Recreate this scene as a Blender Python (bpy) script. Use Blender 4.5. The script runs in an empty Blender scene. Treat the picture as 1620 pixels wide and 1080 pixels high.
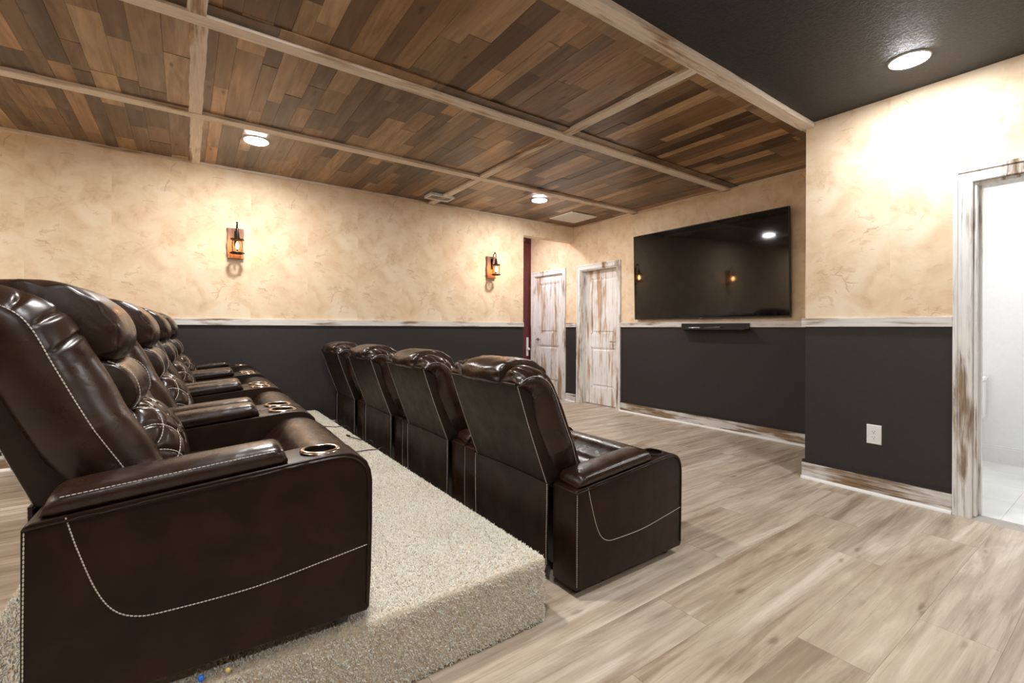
import bpy, bmesh, math, random
import numpy as np
from mathutils import Vector, Matrix

random.seed(7)
RNG = np.random.default_rng(7)
SC = bpy.context.scene
COL = SC.collection

# ------------------------------------------------------------------ camera, world, exposure
PSI = 0.95399
cam_d = bpy.data.cameras.new('camera')
cam = bpy.data.objects.new('camera', cam_d)
COL.objects.link(cam)
cam_d.sensor_fit = 'HORIZONTAL'
cam_d.sensor_width = 36.0
cam_d.lens = 727.61 / 1620 * 36.0
cam_d.shift_y = -(540 - 518.75) / 1620
cam_d.clip_start = 0.02
cam.location = (0, 0, 1.14)
fw = Vector((math.cos(PSI), math.sin(PSI), 0))
rt = Vector((math.sin(PSI), -math.cos(PSI), 0))
up = Vector((0, 0, 1))
ROLL = 0.0037
r2 = rt * math.cos(ROLL) + up * math.sin(ROLL)
u2 = up * math.cos(ROLL) - rt * math.sin(ROLL)
R3 = Matrix((r2, u2, -fw)).transposed()
cam.matrix_world = Matrix.Translation((0, 0, 1.14)) @ R3.to_4x4()
SC.camera = cam

world = bpy.data.worlds.new('world')
SC.world = world
world.use_nodes = True
world.node_tree.nodes['Background'].inputs[0].default_value = (0.6, 0.65, 0.7, 1)
world.node_tree.nodes['Background'].inputs[1].default_value = 0.3

SC.view_settings.view_transform = 'Standard'
SC.view_settings.look = 'None'
SC.view_settings.gamma = 1
SC.view_settings.use_curve_mapping = False
SC.view_settings.exposure = 0.65
SC.cycles.max_bounces = 10
SC.cycles.diffuse_bounces = 6
SC.cycles.glossy_bounces = 4
SC.cycles.sample_clamp_indirect = 6.0

CAN_POWER = 215.0        # radiance of the ceiling light lenses
SCONCE_POWER = 110.0     # radiance of the sconce bulbs

# room dimensions
YB, XT, XO, YJ = 5.276, 4.917, 3.885, 1.58      # back wall, screen wall, right wall, jog
ZC, ZD = 2.70, 2.71                             # planked and dark ceilings
XL, YN = -3.3, -2.3                             # walls behind the camera
RAIL = (1.158, 1.222)


# ------------------------------------------------------------------ mesh helpers
class MB:
    def __init__(self):
        self.v, self.f, self.m = [], [], []

    def add(self, vs, fs, mi=0):
        n = len(self.v)
        self.v.extend([tuple(p) for p in vs])
        self.f.extend([tuple(i + n for i in f) for f in fs])
        self.m.extend([mi] * len(fs))
        return self

    def box(self, x0, x1, y0, y1, z0, z1, mi=0):
        x0, x1 = min(x0, x1), max(x0, x1)
        y0, y1 = min(y0, y1), max(y0, y1)
        vs = [(x0, y0, z0), (x1, y0, z0), (x1, y1, z0), (x0, y1, z0), (x0, y0, z1), (x1, y0, z1), (x1, y1, z1), (x0, y1, z1)]
        return self.add(vs, [(0, 3, 2, 1), (4, 5, 6, 7), (0, 1, 5, 4), (1, 2, 6, 5), (2, 3, 7, 6), (3, 0, 4, 7)], mi)

    def loft(self, rings, caps=True, closed=True, mi=0):
        n = len(rings[0])
        vs = [p for r in rings for p in r]
        fs = []
        for i in range(len(rings) - 1):
            for j in range(n if closed else n - 1):
                k = (j + 1) % n
                fs.append((i * n + j, i * n + k, (i + 1) * n + k, (i + 1) * n + j))
        if caps and closed:
            fs.append(tuple(range(n))[::-1])
            fs.append(tuple((len(rings) - 1) * n + j for j in range(n)))
        return self.add(vs, fs, mi)

    def tube(self, path, r, seg=6, mi=0, closed=False):
        P = [Vector(p) for p in path]
        rings = []
        n = len(P)
        nrm = None
        for i in range(n):
            if closed:
                t = P[(i + 1) % n] - P[i - 1]
            else:
                t = P[min(i + 1, n - 1)] - P[max(i - 1, 0)]
            t.normalize()
            if nrm is None:
                a = Vector((0, 0, 1)) if abs(t.z) < 0.9 else Vector((1, 0, 0))
                nrm = t.cross(a).normalized()
            nrm = (nrm - t * nrm.dot(t)).normalized()
            b = t.cross(nrm)
            rr = r(i / (n - 1)) if callable(r) else r
            rings.append([P[i] + (nrm * math.cos(2 * math.pi * k / seg) + b * math.sin(2 * math.pi * k / seg)) * rr for k in range(seg)])
        if closed:
            rings.append(rings[0])
        return self.loft(rings, caps=not closed, mi=mi)

    def lathe(self, prof, c=(0, 0, 0), seg=32, axis='z', caps=True, mi=0):
        rings = []
        for (r, h) in prof:
            ring = []
            for k in range(seg):
                a = 2 * math.pi * k / seg
                x, y = r * math.cos(a), r * math.sin(a)
                p = (x, y, h) if axis == 'z' else ((h, x, y) if axis == 'x' else (y, h, x))
                ring.append((c[0] + p[0], c[1] + p[1], c[2] + p[2]))
            rings.append(ring)
        return self.loft(rings, caps=caps, mi=mi)

    def prism(self, poly, y0, y1, axis='y', mi=0):
        """poly of (a,b); axis y: (a, y, b); axis x: (x, a, b)"""
        if axis == 'y':
            r0 = [(a, y0, b) for a, b in poly]; r1 = [(a, y1, b) for a, b in poly]
        elif axis == 'x':
            r0 = [(y0, a, b) for a, b in poly]; r1 = [(y1, a, b) for a, b in poly]
        else:
            r0 = [(a, b, y0) for a, b in poly]; r1 = [(a, b, y1) for a, b in poly]
        return self.loft([r0, r1], mi=mi)

    def mesh(self, name, mats, smooth=None, bevel=0, bseg=3):
        me = bpy.data.meshes.new(name)
        me.from_pydata(self.v, [], self.f)
        for m in (mats if isinstance(mats, (list, tuple)) else [mats]):
            me.materials.append(m)
        if any(self.m):
            me.polygons.foreach_set('material_index', self.m)
        bm = bmesh.new(); bm.from_mesh(me)
        bmesh.ops.recalc_face_normals(bm, faces=bm.faces)
        if bevel:
            es = [e for e in bm.edges if len(e.link_faces) == 2 and e.calc_face_angle(0) > math.radians(30)]
            bmesh.ops.bevel(bm, geom=es, offset=bevel, segments=bseg, profile=0.6, affect='EDGES', clamp_overlap=True)
        bm.to_mesh(me); bm.free()
        if smooth is not None:
            me.polygons.foreach_set('use_smooth', [True] * len(me.polygons))
            me.set_sharp_from_angle(angle=math.radians(smooth))
        me.update()
        return me

    def build(self, name, mats, parent=None, smooth=None, bevel=0, bseg=3):
        o = bpy.data.objects.new(name, self.mesh(name, mats, smooth, bevel, bseg))
        COL.objects.link(o)
        if parent is not None:
            o.parent = parent
        return o


def tag(o, label=None, cat=None, group=None, kind=None):
    if label: o['label'] = label
    if cat: o['category'] = cat
    if group: o['group'] = group
    if kind: o['kind'] = kind
    return o


def empty(name, loc, rz=0, label=None, cat=None, group=None, kind=None):
    o = bpy.data.objects.new(name, None)
    COL.objects.link(o)
    o.location = loc
    o.rotation_euler = (0, 0, rz)
    o.empty_display_size = 0.1
    return tag(o, label, cat, group, kind)


def kids(o):
    return [c for c in bpy.data.objects if c.parent == o]


def copy_tree(o, parent=None, tree=None):
    if tree is None:
        tree = {}
        for c in bpy.data.objects:
            if c.parent is not None:
                tree.setdefault(c.parent.name, []).append(c)
    c = o.copy()
    COL.objects.link(c)
    if parent is not None:
        c.parent = parent
    for ch in tree.get(o.name, []):
        copy_tree(ch, c, tree)
    return c


def catmull(pts, n):
    P = [Vector(p) for p in pts]
    P = [P[0] * 2 - P[1]] + P + [P[-1] * 2 - P[-2]]
    L = [(P[i + 1] - P[i]).length for i in range(1, len(P) - 2)]
    tot = sum(L); out = []
    for k in range(n):
        s = tot * k / (n - 1); i = 0
        while i < len(L) - 1 and s > L[i]:
            s -= L[i]; i += 1
        t = min(1, s / L[i]) if L[i] > 0 else 0
        p0, p1, p2, p3 = P[i], P[i + 1], P[i + 2], P[i + 3]
        out.append(0.5 * ((2 * p1) + (p2 - p0) * t + (2 * p0 - 5 * p1 + 4 * p2 - p3) * t * t + (3 * p1 - p0 - 3 * p2 + p3) * t ** 3))
    return out


def dashes(mb, path, r=0.0016, pitch=0.0095, duty=0.8, seg=5):
    """a row of thread stitches along a path"""
    P = [Vector(p) for p in path]
    L = [0]
    for a, b in zip(P, P[1:]): L.append(L[-1] + (b - a).length)
    def at(s):
        for i in range(len(P) - 1):
            if s <= L[i + 1] or i == len(P) - 2:
                d = L[i + 1] - L[i]
                return P[i].lerp(P[i + 1], (s - L[i]) / d if d else 0)
    n = max(1, int(L[-1] / pitch))
    for k in range(n):
        s0 = k * pitch; s1 = s0 + pitch * duty
        a, b = at(s0), at(min(s1, L[-1])); m = at((s0 + s1) / 2)
        if (b - a).length < 1e-4: continue
        mb.tube([a, m, b], lambda t: r * (0.6 + 0.4 * math.sin(math.pi * min(max(t, 0.02), 0.98))), seg)


# ------------------------------------------------------------------ materials
class NT:
    def __init__(self, name):
        self.mat = bpy.data.materials.new(name)
        self.mat.use_nodes = True
        self.t = self.mat.node_tree
        self.b = self.t.nodes['Principled BSDF']

    def n(self, kind, **kw):
        nd = self.t.nodes.new(kind)
        for k, v in kw.items():
            if k.startswith('_'):
                continue
            setattr(nd, k, v)
        return nd

    def l(self, a, b):
        self.t.links.new(a, b)

    def setv(self, sock, v):
        if isinstance(v, bpy.types.NodeSocket):
            self.l(v, sock)
        elif v is not None:
            if isinstance(v, (tuple, list)) and len(v) == 3 and sock.type == 'RGBA':
                v = (*v, 1)
            sock.default_value = v

    def math(self, op, a, b=None, clamp=False):
        nd = self.n('ShaderNodeMath', operation=op, use_clamp=clamp)
        self.setv(nd.inputs[0], a)
        if b is not None: self.setv(nd.inputs[1], b)
        return nd.outputs[0]

    def vmath(self, op, a, b=None):
        nd = self.n('ShaderNodeVectorMath', operation=op)
        self.setv(nd.inputs[0], a)
        if b is not None: self.setv(nd.inputs[1], b)
        return nd.outputs[0]

    def obj(self):
        return self.n('ShaderNodeTexCoord').outputs['Object']

    def xyz(self, v):
        nd = self.n('ShaderNodeSeparateXYZ'); self.l(v, nd.inputs[0])
        return nd.outputs

    def comb(self, x, y, z):
        nd = self.n('ShaderNodeCombineXYZ')
        for s, v in zip(nd.inputs, (x, y, z)): self.setv(s, v)
        return nd.outputs[0]

    def noise(self, vec, scale, detail=4, rough=0.55, dist=0.0, out='Fac'):
        nd = self.n('ShaderNodeTexNoise')
        self.l(vec, nd.inputs['Vector'])
        nd.inputs['Scale'].default_value = scale
        nd.inputs['Detail'].default_value = detail
        nd.inputs['Roughness'].default_value = rough
        nd.inputs['Distortion'].default_value = dist
        return nd.outputs[out]

    def voro(self, vec, scale, feature='F1', out='Distance'):
        nd = self.n('ShaderNodeTexVoronoi', feature=feature)
        self.l(vec, nd.inputs['Vector'])
        nd.inputs['Scale'].default_value = scale
        return nd.outputs[out]

    def ramp(self, fac, stops, interp='LINEAR'):
        nd = self.n('ShaderNodeValToRGB')
        cr = nd.color_ramp; cr.interpolation = interp
        while len(cr.elements) < len(stops): cr.elements.new(0.5)
        for e, (p, c) in zip(cr.elements, stops):
            e.position = p
            e.color = (c, c, c, 1) if isinstance(c, (int, float)) else (*c, 1)
        self.l(fac, nd.inputs[0])
        return nd.outputs[0]

    def step(self, fac, a, b):
        nd = self.n('ShaderNodeMapRange')
        nd.interpolation_type = 'SMOOTHSTEP'
        self.setv(nd.inputs[0], fac)
        nd.inputs[1].default_value = a; nd.inputs[2].default_value = b
        return nd.outputs[0]

    def mix(self, fac, a, b, mode='MIX'):
        nd = self.n('ShaderNodeMix', data_type='RGBA', blend_type=mode)
        self.setv(nd.inputs[0], fac); self.setv(nd.inputs[6], a); self.setv(nd.inputs[7], b)
        return nd.outputs[2]

    def bump(self, h, strength=0.3, dist=0.01):
        nd = self.n('ShaderNodeBump')
        nd.inputs['Strength'].default_value = strength
        nd.inputs['Distance'].default_value = dist
        self.l(h, nd.inputs['Height'])
        self.l(nd.outputs[0], self.b.inputs['Normal'])

    def set(self, color=None, rough=None, metal=None, spec=None):
        for k, v in (('Base Color', color), ('Roughness', rough), ('Metallic', metal), ('Specular IOR Level', spec)):
            self.setv(self.b.inputs[k], v)
        return self.mat


def plain(name, color, rough=0.5, metal=0.0, spec=0.5, nz=0.06, scale=30):
    """plain surface with a slight uneven tone"""
    t = NT(name)
    f = t.noise(t.obj(), scale, 3)
    c0 = tuple(c * (1 - nz) for c in color); c1 = tuple(min(1, c * (1 + nz)) for c in color)
    return t.set(t.ramp(f, [(0.3, c0), (0.7, c1)]), rough, metal, spec)


def glow(name, color, strength):
    t = NT(name)
    t.set((0.8, 0.8, 0.8), 0.5)
    t.setv(t.b.inputs['Emission Color'], color)
    t.b.inputs['Emission Strength'].default_value = strength
    return t.mat


def m_wallpaper(name, axis):
    t = NT(name)
    x, y, z = t.xyz(t.obj())
    u = x if axis == 'x' else y
    W = 0.53
    su = t.math('DIVIDE', u, W)
    i = t.math('FLOOR', su)
    fu = t.math('MULTIPLY', t.math('FRACT', su), W)
    zz = t.math('ADD', z, t.math('MULTIPLY', t.math('FRACT', t.math('MULTIPLY', i, 0.5)), 0.62))
    v = t.comb(fu, 0.37, zz)
    big = t.noise(t.obj(), 1.3, 3, 0.6)
    mid = t.noise(v, 5.0, 6, 0.62, 0.6)
    base = t.ramp(mid, [(0.25, (0.60, 0.425, 0.265)), (0.42, (0.745, 0.575, 0.395)), (0.58, (0.81, 0.665, 0.485)), (0.78, (0.84, 0.73, 0.575))])
    base = t.mix(t.math('MULTIPLY', t.step(big, 0.45, 0.7), 0.40), base, (0.76, 0.52, 0.345))
    # trowel-torn patches
    pv = t.vmath('MULTIPLY', v, (1, 1, 1.7))
    pa = t.noise(pv, 9, 8, 0.62, 1.2)
    sel = t.step(t.noise(v, 4.4, 2), 0.50, 0.60)
    patch = t.math('MULTIPLY', t.step(pa, 0.56, 0.62), sel)
    base = t.mix(t.math('MULTIPLY', patch, 0.42), base, (0.60, 0.40, 0.255))
    # scratches, horizontal and vertical
    s1 = t.noise(t.vmath('MULTIPLY', v, (9, 1, 60)), 1.0, 4, 0.6, 0.8)
    s1 = t.math('MULTIPLY', t.step(s1, 0.64, 0.70), t.step(t.noise(v, 6.5, 2), 0.52, 0.62))
    base = t.mix(t.math('MULTIPLY', s1, 0.38), base, (0.50, 0.31, 0.18))
    s2 = t.noise(t.vmath('MULTIPLY', v, (40, 1, 5)), 1.0, 4, 0.6, 1.0)
    s2 = t.math('MULTIPLY', t.step(s2, 0.62, 0.72), t.step(t.noise(v, 4.2, 2), 0.5, 0.65))
    base = t.mix(t.math('MULTIPLY', s2, 0.38), base, (0.58, 0.37, 0.22))
    # cracks
    dv = t.vmath('ADD', v, t.vmath('SCALE', t.noise(v, 7, 4, out='Color'), None))
    sc = dv.node; sc.inputs[1].links[0].from_node.inputs['Scale'].default_value = 0.12
    ed = t.voro(dv, 2.6, 'DISTANCE_TO_EDGE')
    crack = t.math('MULTIPLY', t.math('SUBTRACT', 1.0, t.step(ed, 0.003, 0.016)), t.step(t.noise(v, 4.6, 2), 0.585, 0.63))
    base = t.mix(t.math('MULTIPLY', crack, 0.38), base, (0.36, 0.22, 0.13))
    h = t.math('SUBTRACT', t.math('MULTIPLY', mid, 0.6), t.math('ADD', t.math('MULTIPLY', patch, 0.35), t.math('ADD', t.math('MULTIPLY', crack, 0.6), t.math('MULTIPLY', s1, 0.3))))
    t.bump(h, 0.25, 0.008)
    return t.set(base, 0.72, 0, 0.25)


def m_distress(name, axis, amount=0.5, wood=(0.25, 0.165, 0.095), paint=(0.74, 0.72, 0.69), scale=1.0):
    """white paint worn back to brown wood; axis = grain direction"""
    t = NT(name)
    st = {'x': (1.6, 26, 26), 'y': (26, 1.6, 26), 'z': (26, 26, 1.6)}[axis]
    v = t.vmath('MULTIPLY', t.obj(), tuple(s * scale for s in st))
    g = t.noise(v, 1.0, 7, 0.68, 0.6)
    st2 = {'x': (1.8, 5, 5), 'y': (5, 1.8, 5), 'z': (5, 5, 1.8)}[axis]
    m = t.noise(t.vmath('MULTIPLY', t.obj(), tuple(s * scale for s in st2)), 1.0, 3, 0.6)
    k = t.math('ADD', t.math('MULTIPLY', g, 0.6), t.math('MULTIPLY', m, 0.55))
    th = 0.80 - 0.3 * amount
    f = t.step(k, th - 0.05, th + 0.09)
    fine = t.noise(t.vmath('MULTIPLY', v, (3, 3, 3)), 1.0, 4)
    pc = t.ramp(fine, [(0.3, tuple(c * 0.82 for c in paint)), (0.65, paint)])
    wc = t.ramp(fine, [(0.3, tuple(c * 0.55 for c in wood)), (0.7, tuple(c * 1.35 for c in wood))])
    t.bump(t.math('SUBTRACT', t.math('MULTIPLY', fine, 0.3), f), 0.35, 0.004)
    return t.set(t.mix(f, pc, wc), 0.55, 0, 0.3)


def m_planks(name, axis, stops, grain, rough, knots=0.5, dark=(0.06, 0.035, 0.02), tone=1.0, streaky=False):
    """boards of one mesh: tone by board (random per island), grain along axis"""
    t = NT(name)
    g = t.n('ShaderNodeNewGeometry')
    rnd = g.outputs['Random Per Island']
    off = t.vmath('SCALE', t.comb(rnd, rnd, rnd), None)
    off.node.inputs['Scale'].default_value = 37.0
    P = t.vmath('ADD', t.obj(), off)
    st = (1.0, 14, 14) if axis == 'x' else (14, 1.0, 14)
    v = t.vmath('MULTIPLY', P, tuple(s * grain for s in st))
    a = t.noise(v, 1.0, 6, 0.6, 1.6)
    st2 = (0.8, 4.5, 4.5) if axis == 'x' else (4.5, 0.8, 4.5)
    b = t.noise(t.vmath('MULTIPLY', P, st2), 1.6, 4, 0.6, 1.8)
    base = t.ramp(rnd, stops, 'LINEAR')
    k = t.math('ADD', t.math('MULTIPLY', a, 0.55), t.math('MULTIPLY', b, 0.6))
    base = t.mix(t.ramp(k, [(0.42, 0.0), (0.80, 1.0)]), base, t.mix(0.66, base, dark))
    lite = t.step(t.noise(t.vmath('MULTIPLY', P, st2), 1.1, 3), 0.52, 0.75)
    base = t.mix(t.math('MULTIPLY', lite, 0.35), base, t.mix(0.5, base, (0.75, 0.62, 0.48)))
    if streaky:
        sk = t.noise(t.vmath('MULTIPLY', P, (0.55, 8.5, 8.5) if axis == 'x' else (8.5, 0.55, 8.5)), 1.0, 7, 0.66, 0.9)
        base = t.mix(t.math('MULTIPLY', t.step(sk, 0.50, 0.64), 0.85), base, t.mix(0.62, base, dark))
        base = t.mix(t.math('MULTIPLY', t.step(sk, 0.46, 0.32), 0.55), base, (0.74, 0.67, 0.57))
        f2 = t.noise(t.vmath('MULTIPLY', P, (2.2, 90, 90) if axis == 'x' else (90, 2.2, 90)), 1.0, 5, 0.65, 0.7)
        base = t.mix(t.math('MULTIPLY', t.step(f2, 0.54, 0.70), 0.38), base, t.mix(0.7, base, dark))
    kd = t.voro(t.vmath('MULTIPLY', t.vmath('ADD', P, t.vmath('MULTIPLY', t.noise(P, 9, 3, out='Color'), (0.05, 0.05, 0.05))), (1, 3.2, 1) if axis == 'x' else (3.2, 1, 1)), 2.3)
    kn = t.math('SUBTRACT', 1.0, t.step(kd, 0.03, 0.13))
    base = t.mix(t.math('MULTIPLY', kn, knots), base, tuple(c * 0.8 for c in dark))
    t.bump(t.math('ADD', a, t.math('MULTIPLY', kn, 0.4)), 0.12, 0.004)
    rr = t.ramp(a, [(0.3, max(0.05, rough - 0.06)), (0.7, rough + 0.1)])
    return t.set(base, rr, 0, 0.45)


def m_leather(name, c0, c1, rough=0.36, wr=1.0, spec=0.5):
    t = NT(name)
    P = t.obj()
    mot = t.noise(P, 7.5, 5, 0.6, 0.4)
    base = t.ramp(mot, [(0.3, c0), (0.7, c1)])
    fine = t.voro(P, 420, 'F1')
    wrk = t.noise(t.vmath('MULTIPLY', P, (1, 1, 1)), 13, 2, 0.45, 0.8)
    h = t.math('ADD', t.math('MULTIPLY', fine, 0.012), t.math('MULTIPLY', wrk, 0.55 * wr))
    t.bump(h, 0.3, 0.012)
    rr = t.ramp(t.noise(P, 16, 4), [(0.3, rough - 0.05), (0.7, rough + 0.09)])
    return t.set(base, rr, 0, spec)


M = {}
M['paper_x'] = m_wallpaper('plaster_wallpaper_back', 'x')
M['paper_y'] = m_wallpaper('plaster_wallpaper_side', 'y')
M['dado'] = plain('charcoal_paint', (0.031, 0.0265, 0.0245), 0.55, 0, 0.35, 0.08, 25)
M['dado_lit'] = M['dado']
M['white_x'] = m_distress('worn_white_wood_x', 'x', 0.60)
M['white_y'] = m_distress('worn_white_wood_y', 'y', 0.66)
M['white_z'] = m_distress('worn_white_wood_z', 'z', 0.56, (0.28, 0.195, 0.12), (0.84, 0.83, 0.81))
M['base_y'] = m_distress('worn_baseboard_y', 'y', 0.88)
M['base_x'] = m_distress('worn_baseboard_x', 'x', 0.88)
M['door_z'] = m_distress('worn_white_door', 'z', 0.70, (0.50, 0.34, 0.225), (0.90, 0.89, 0.89), 0.8)
M['batten_x'] = m_distress('whitewashed_batten_x', 'x', 0.55, (0.42, 0.28, 0.17), (0.86, 0.76, 0.66))
M['batten_y'] = m_distress('whitewashed_batten_y', 'y', 0.55, (0.42, 0.28, 0.17), (0.86, 0.76, 0.66))
M['white'] = plain('white_gloss_paint', (0.80, 0.80, 0.79), 0.35, 0, 0.5, 0.02)
M['bath'] = plain('white_wall_paint', (0.82, 0.83, 0.84), 0.6, 0, 0.3, 0.02)
M['tile'] = plain('pale_tile', (0.70, 0.71, 0.69), 0.3, 0, 0.5, 0.1, 3)
M['porcelain'] = plain('porcelain', (0.85, 0.85, 0.85), 0.12, 0, 0.5, 0.01)
M['ceil_planks'] = m_planks('reclaimed_ceiling_planks', 'y',
    [(0.0, (0.078, 0.043, 0.021)), (0.18, (0.115, 0.066, 0.033)), (0.32, (0.24, 0.132, 0.062)), (0.46, (0.13, 0.079, 0.043)),
     (0.58, (0.40, 0.235, 0.112)), (0.70, (0.165, 0.095, 0.047)), (0.80, (0.60, 0.39, 0.21)), (0.90, (0.25, 0.145, 0.075)), (1.0, (0.60, 0.34, 0.165))], 1.3, 0.34, 0.7, (0.04, 0.022, 0.012))
M['floor_planks'] = m_planks('floor_planks', 'x',
    [(0.0, (0.53, 0.435, 0.33)), (0.3, (0.60, 0.51, 0.40)), (0.6, (0.55, 0.455, 0.35)), (1.0, (0.63, 0.55, 0.45))], 1.0, 0.36, 0.55, (0.17, 0.10, 0.055), 1.0, True)
M['subfloor'] = plain('plank_joint', (0.16, 0.115, 0.08), 0.8)
M['leather'] = m_leather('brown_leather', (0.0075, 0.0028, 0.0011), (0.023, 0.0094, 0.0040), 0.36, 0.7, 0.25)
M['leather_soft'] = m_leather('brown_leather_cushion', (0.0120, 0.0050, 0.0026), (0.032, 0.0138, 0.0072), 0.28, 1.0, 0.45)
M['leather_back'] = m_leather('brown_leather_back_panel', (0.0130, 0.0070, 0.0037), (0.022, 0.0120, 0.0064), 0.46, 0.5, 0.3)
M['thread'] = plain('pale_thread', (0.52, 0.47, 0.42), 0.6)
M['black'] = plain('black_plastic', (0.010, 0.010, 0.010), 0.4)
M['cup_ring'] = plain('cup_holder_metal', (0.62, 0.50, 0.40), 0.22, 1.0)
M['black_metal'] = plain('black_iron', (0.02, 0.017, 0.015), 0.4, 0.8)
M['screen'] = plain('tv_glass', (0.004, 0.004, 0.004), 0.05, 0, 0.5, 0.0)
M['chrome'] = plain('brushed_nickel', (0.6, 0.6, 0.6), 0.25, 1.0)
M['silver'] = plain('silver_metal', (0.75, 0.75, 0.77), 0.2, 1.0)
M['plate'] = plain('outlet_plastic', (0.80, 0.80, 0.80), 0.35, 0, 0.5, 0.01)
M['slot'] = plain('outlet_slot', (0.03, 0.03, 0.03), 0.6)
M['lens'] = glow('ceiling_light_lens', (1.0, 0.97, 0.925), CAN_POWER * 1.42)
M['lens_neutral'] = glow('front_ceiling_light_lens', (0.96, 0.98, 1.0), CAN_POWER * 0.98)
M['lens_cool'] = glow('hall_light_lens', (0.95, 0.94, 1.0), CAN_POWER * 0.85)
M['lens_bath'] = glow('bathroom_light_lens', (1.0, 0.98, 0.96), 62)
M['bulb'] = glow('sconce_bulb', (1.0, 0.42, 0.12), SCONCE_POWER)
M['blue'] = plain('blue_bead', (0.01, 0.16, 0.75), 0.4)
M['yellow'] = plain('yellow_crumb', (0.75, 0.52, 0.16), 0.6)

def m_dark_ceiling():
    t = NT('black_orange_peel_ceiling')
    n = t.noise(t.obj(), 55, 4, 0.6, 1.0)
    k = t.step(n, 0.45, 0.62)
    t.bump(k, 0.35, 0.006)
    return t.set(t.ramp(n, [(0.3, (0.013, 0.013, 0.014)), (0.8, (0.026, 0.026, 0.027))]), 0.58, 0, 0.5)
M['dark_ceiling'] = m_dark_ceiling()

def m_maroon():
    t = NT('maroon_door_paint')
    n = t.noise(t.vmath('MULTIPLY', t.obj(), (30, 30, 6)), 1.0, 6, 0.65, 1.0)
    f = t.step(n, 0.66, 0.74)
    return t.set(t.mix(f, t.ramp(n, [(0.3, (0.07, 0.012, 0.014)), (0.6, (0.13, 0.025, 0.028))]), (0.45, 0.3, 0.3)), 0.45)
M['maroon'] = m_maroon()

def m_carpet():
    t = NT('carpet_pile')
    rnd = t.n('ShaderNodeNewGeometry').outputs['Random Per Island']
    c = t.ramp(rnd, [(0.0, (0.46, 0.36, 0.25)), (0.10, (0.60, 0.51, 0.40)), (0.24, (0.74, 0.70, 0.61)), (0.7, (0.80, 0.79, 0.72)), (1.0, (0.84, 0.84, 0.79))])
    big = t.noise(t.obj(), 5, 4, 0.6)
    c = t.mix(t.math('MULTIPLY', t.step(big, 0.45, 0.7), 0.10), c, (0.55, 0.42, 0.28))
    return t.set(c, 0.9, 0, 0.1)
M['carpet'] = m_carpet()
M['carpet_base'] = plain('carpet_backing', (0.62, 0.54, 0.42), 0.95, 0, 0.05, 0.25, 120)

def m_sconce_wood():
    t = NT('sconce_board_wood')
    n = t.noise(t.vmath('MULTIPLY', t.obj(), (30, 30, 4)), 1.0, 5, 0.6, 1.5)
    t.bump(n, 0.3, 0.004)
    return t.set(t.ramp(n, [(0.3, (0.17, 0.075, 0.04)), (0.7, (0.36, 0.18, 0.11))]), 0.6)
M['sconce_wood'] = m_sconce_wood()

def m_glass():
    t = NT('clear_lantern_glass')
    tr = t.n('ShaderNodeBsdfTransparent'); tr.inputs[0].default_value = (0.93, 0.93, 0.93, 1)
    gl = t.n('ShaderNodeBsdfGlossy'); gl.inputs['Roughness'].default_value = 0.05
    mx = t.n('ShaderNodeMixShader')
    lw = t.n('ShaderNodeLayerWeight'); lw.inputs[0].default_value = 0.15
    t.l(lw.outputs['Fresnel'], mx.inputs[0]); t.l(tr.outputs[0], mx.inputs[1]); t.l(gl.outputs[0], mx.inputs[2])
    t.l(mx.outputs[0], t.t.nodes['Material Output'].inputs[0])
    return t.mat
M['glass'] = m_glass()


# ------------------------------------------------------------------ room shell
def struct(mb, name, mats, parent=None, smooth=None, bevel=0):
    o = mb.build(name, mats, parent, smooth, bevel)
    if parent is None: o['kind'] = 'structure'
    return o


def wall_box(mb, x0, x1, y0, y1, z0=0.0, z1=2.76):
    """wall slab: charcoal below the rail (slot 1), paper above (slot 0)"""
    s = 1.19
    if z0 < s: mb.box(x0, x1, y0, y1, z0, min(s, z1), 1)
    if z1 > s: mb.box(x0, x1, y0, y1, max(s, z0), z1, 0)

# floor: one mesh of boards running along X
fl = MB()
fl.box(XL - 0.1, XT + 0.2, YN - 0.1, 6.6, -0.06, -0.004, 1)
PW, PL = 0.2285, 1.53
fixed = {0.32: 2.36, 0.5485: 1.85, 0.777: 2.735, 1.0055: 1.64}
row = 0
y = 0.32 - PW * 12
while y < 6.5:
    off = None
    for k, val in fixed.items():
        if abs(k - y) < 0.01: off = val
    if off is None: off = random.random() * PL
    x = off - PL * 5
    while x < XT + 0.16:
        a, b = max(x, XL - 0.05), min(x + PL, XT + 0.16)
        if b - a > 0.01:
            g = 0.0007
            fl.box(a + g, b - g, y + 0.00035, y + PW - 0.00035, -0.006, 0.0)
        x += PL
    y += PW
struct(fl, 'floor', [M['floor_planks'], M['subfloor']])

# planked ceiling: boards along Y
ce = MB()
ce.box(XL - 0.1, XT + 0.02, 1.53, YB + 0.02, ZC + 0.012, ZC + 0.10, 1)
x = XL
while x < XT:
    w = random.choice([0.085, 0.105, 0.125, 0.14])
    y = 1.53 - random.random() * 0.6
    while y < YB:
        L = random.choice([0.35, 0.5, 0.7, 0.9, 1.2])
        a, b = max(y, 1.53), min(y + L, YB + 0.01)
        if b - a > 0.015:
            d = random.random() * 0.003
            ce.box(x + 0.0006, min(x + w, XT) - 0.0006, a + 0.0006, b - 0.0006, ZC - d, ZC + 0.015)
        y += L
    x += w
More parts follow.
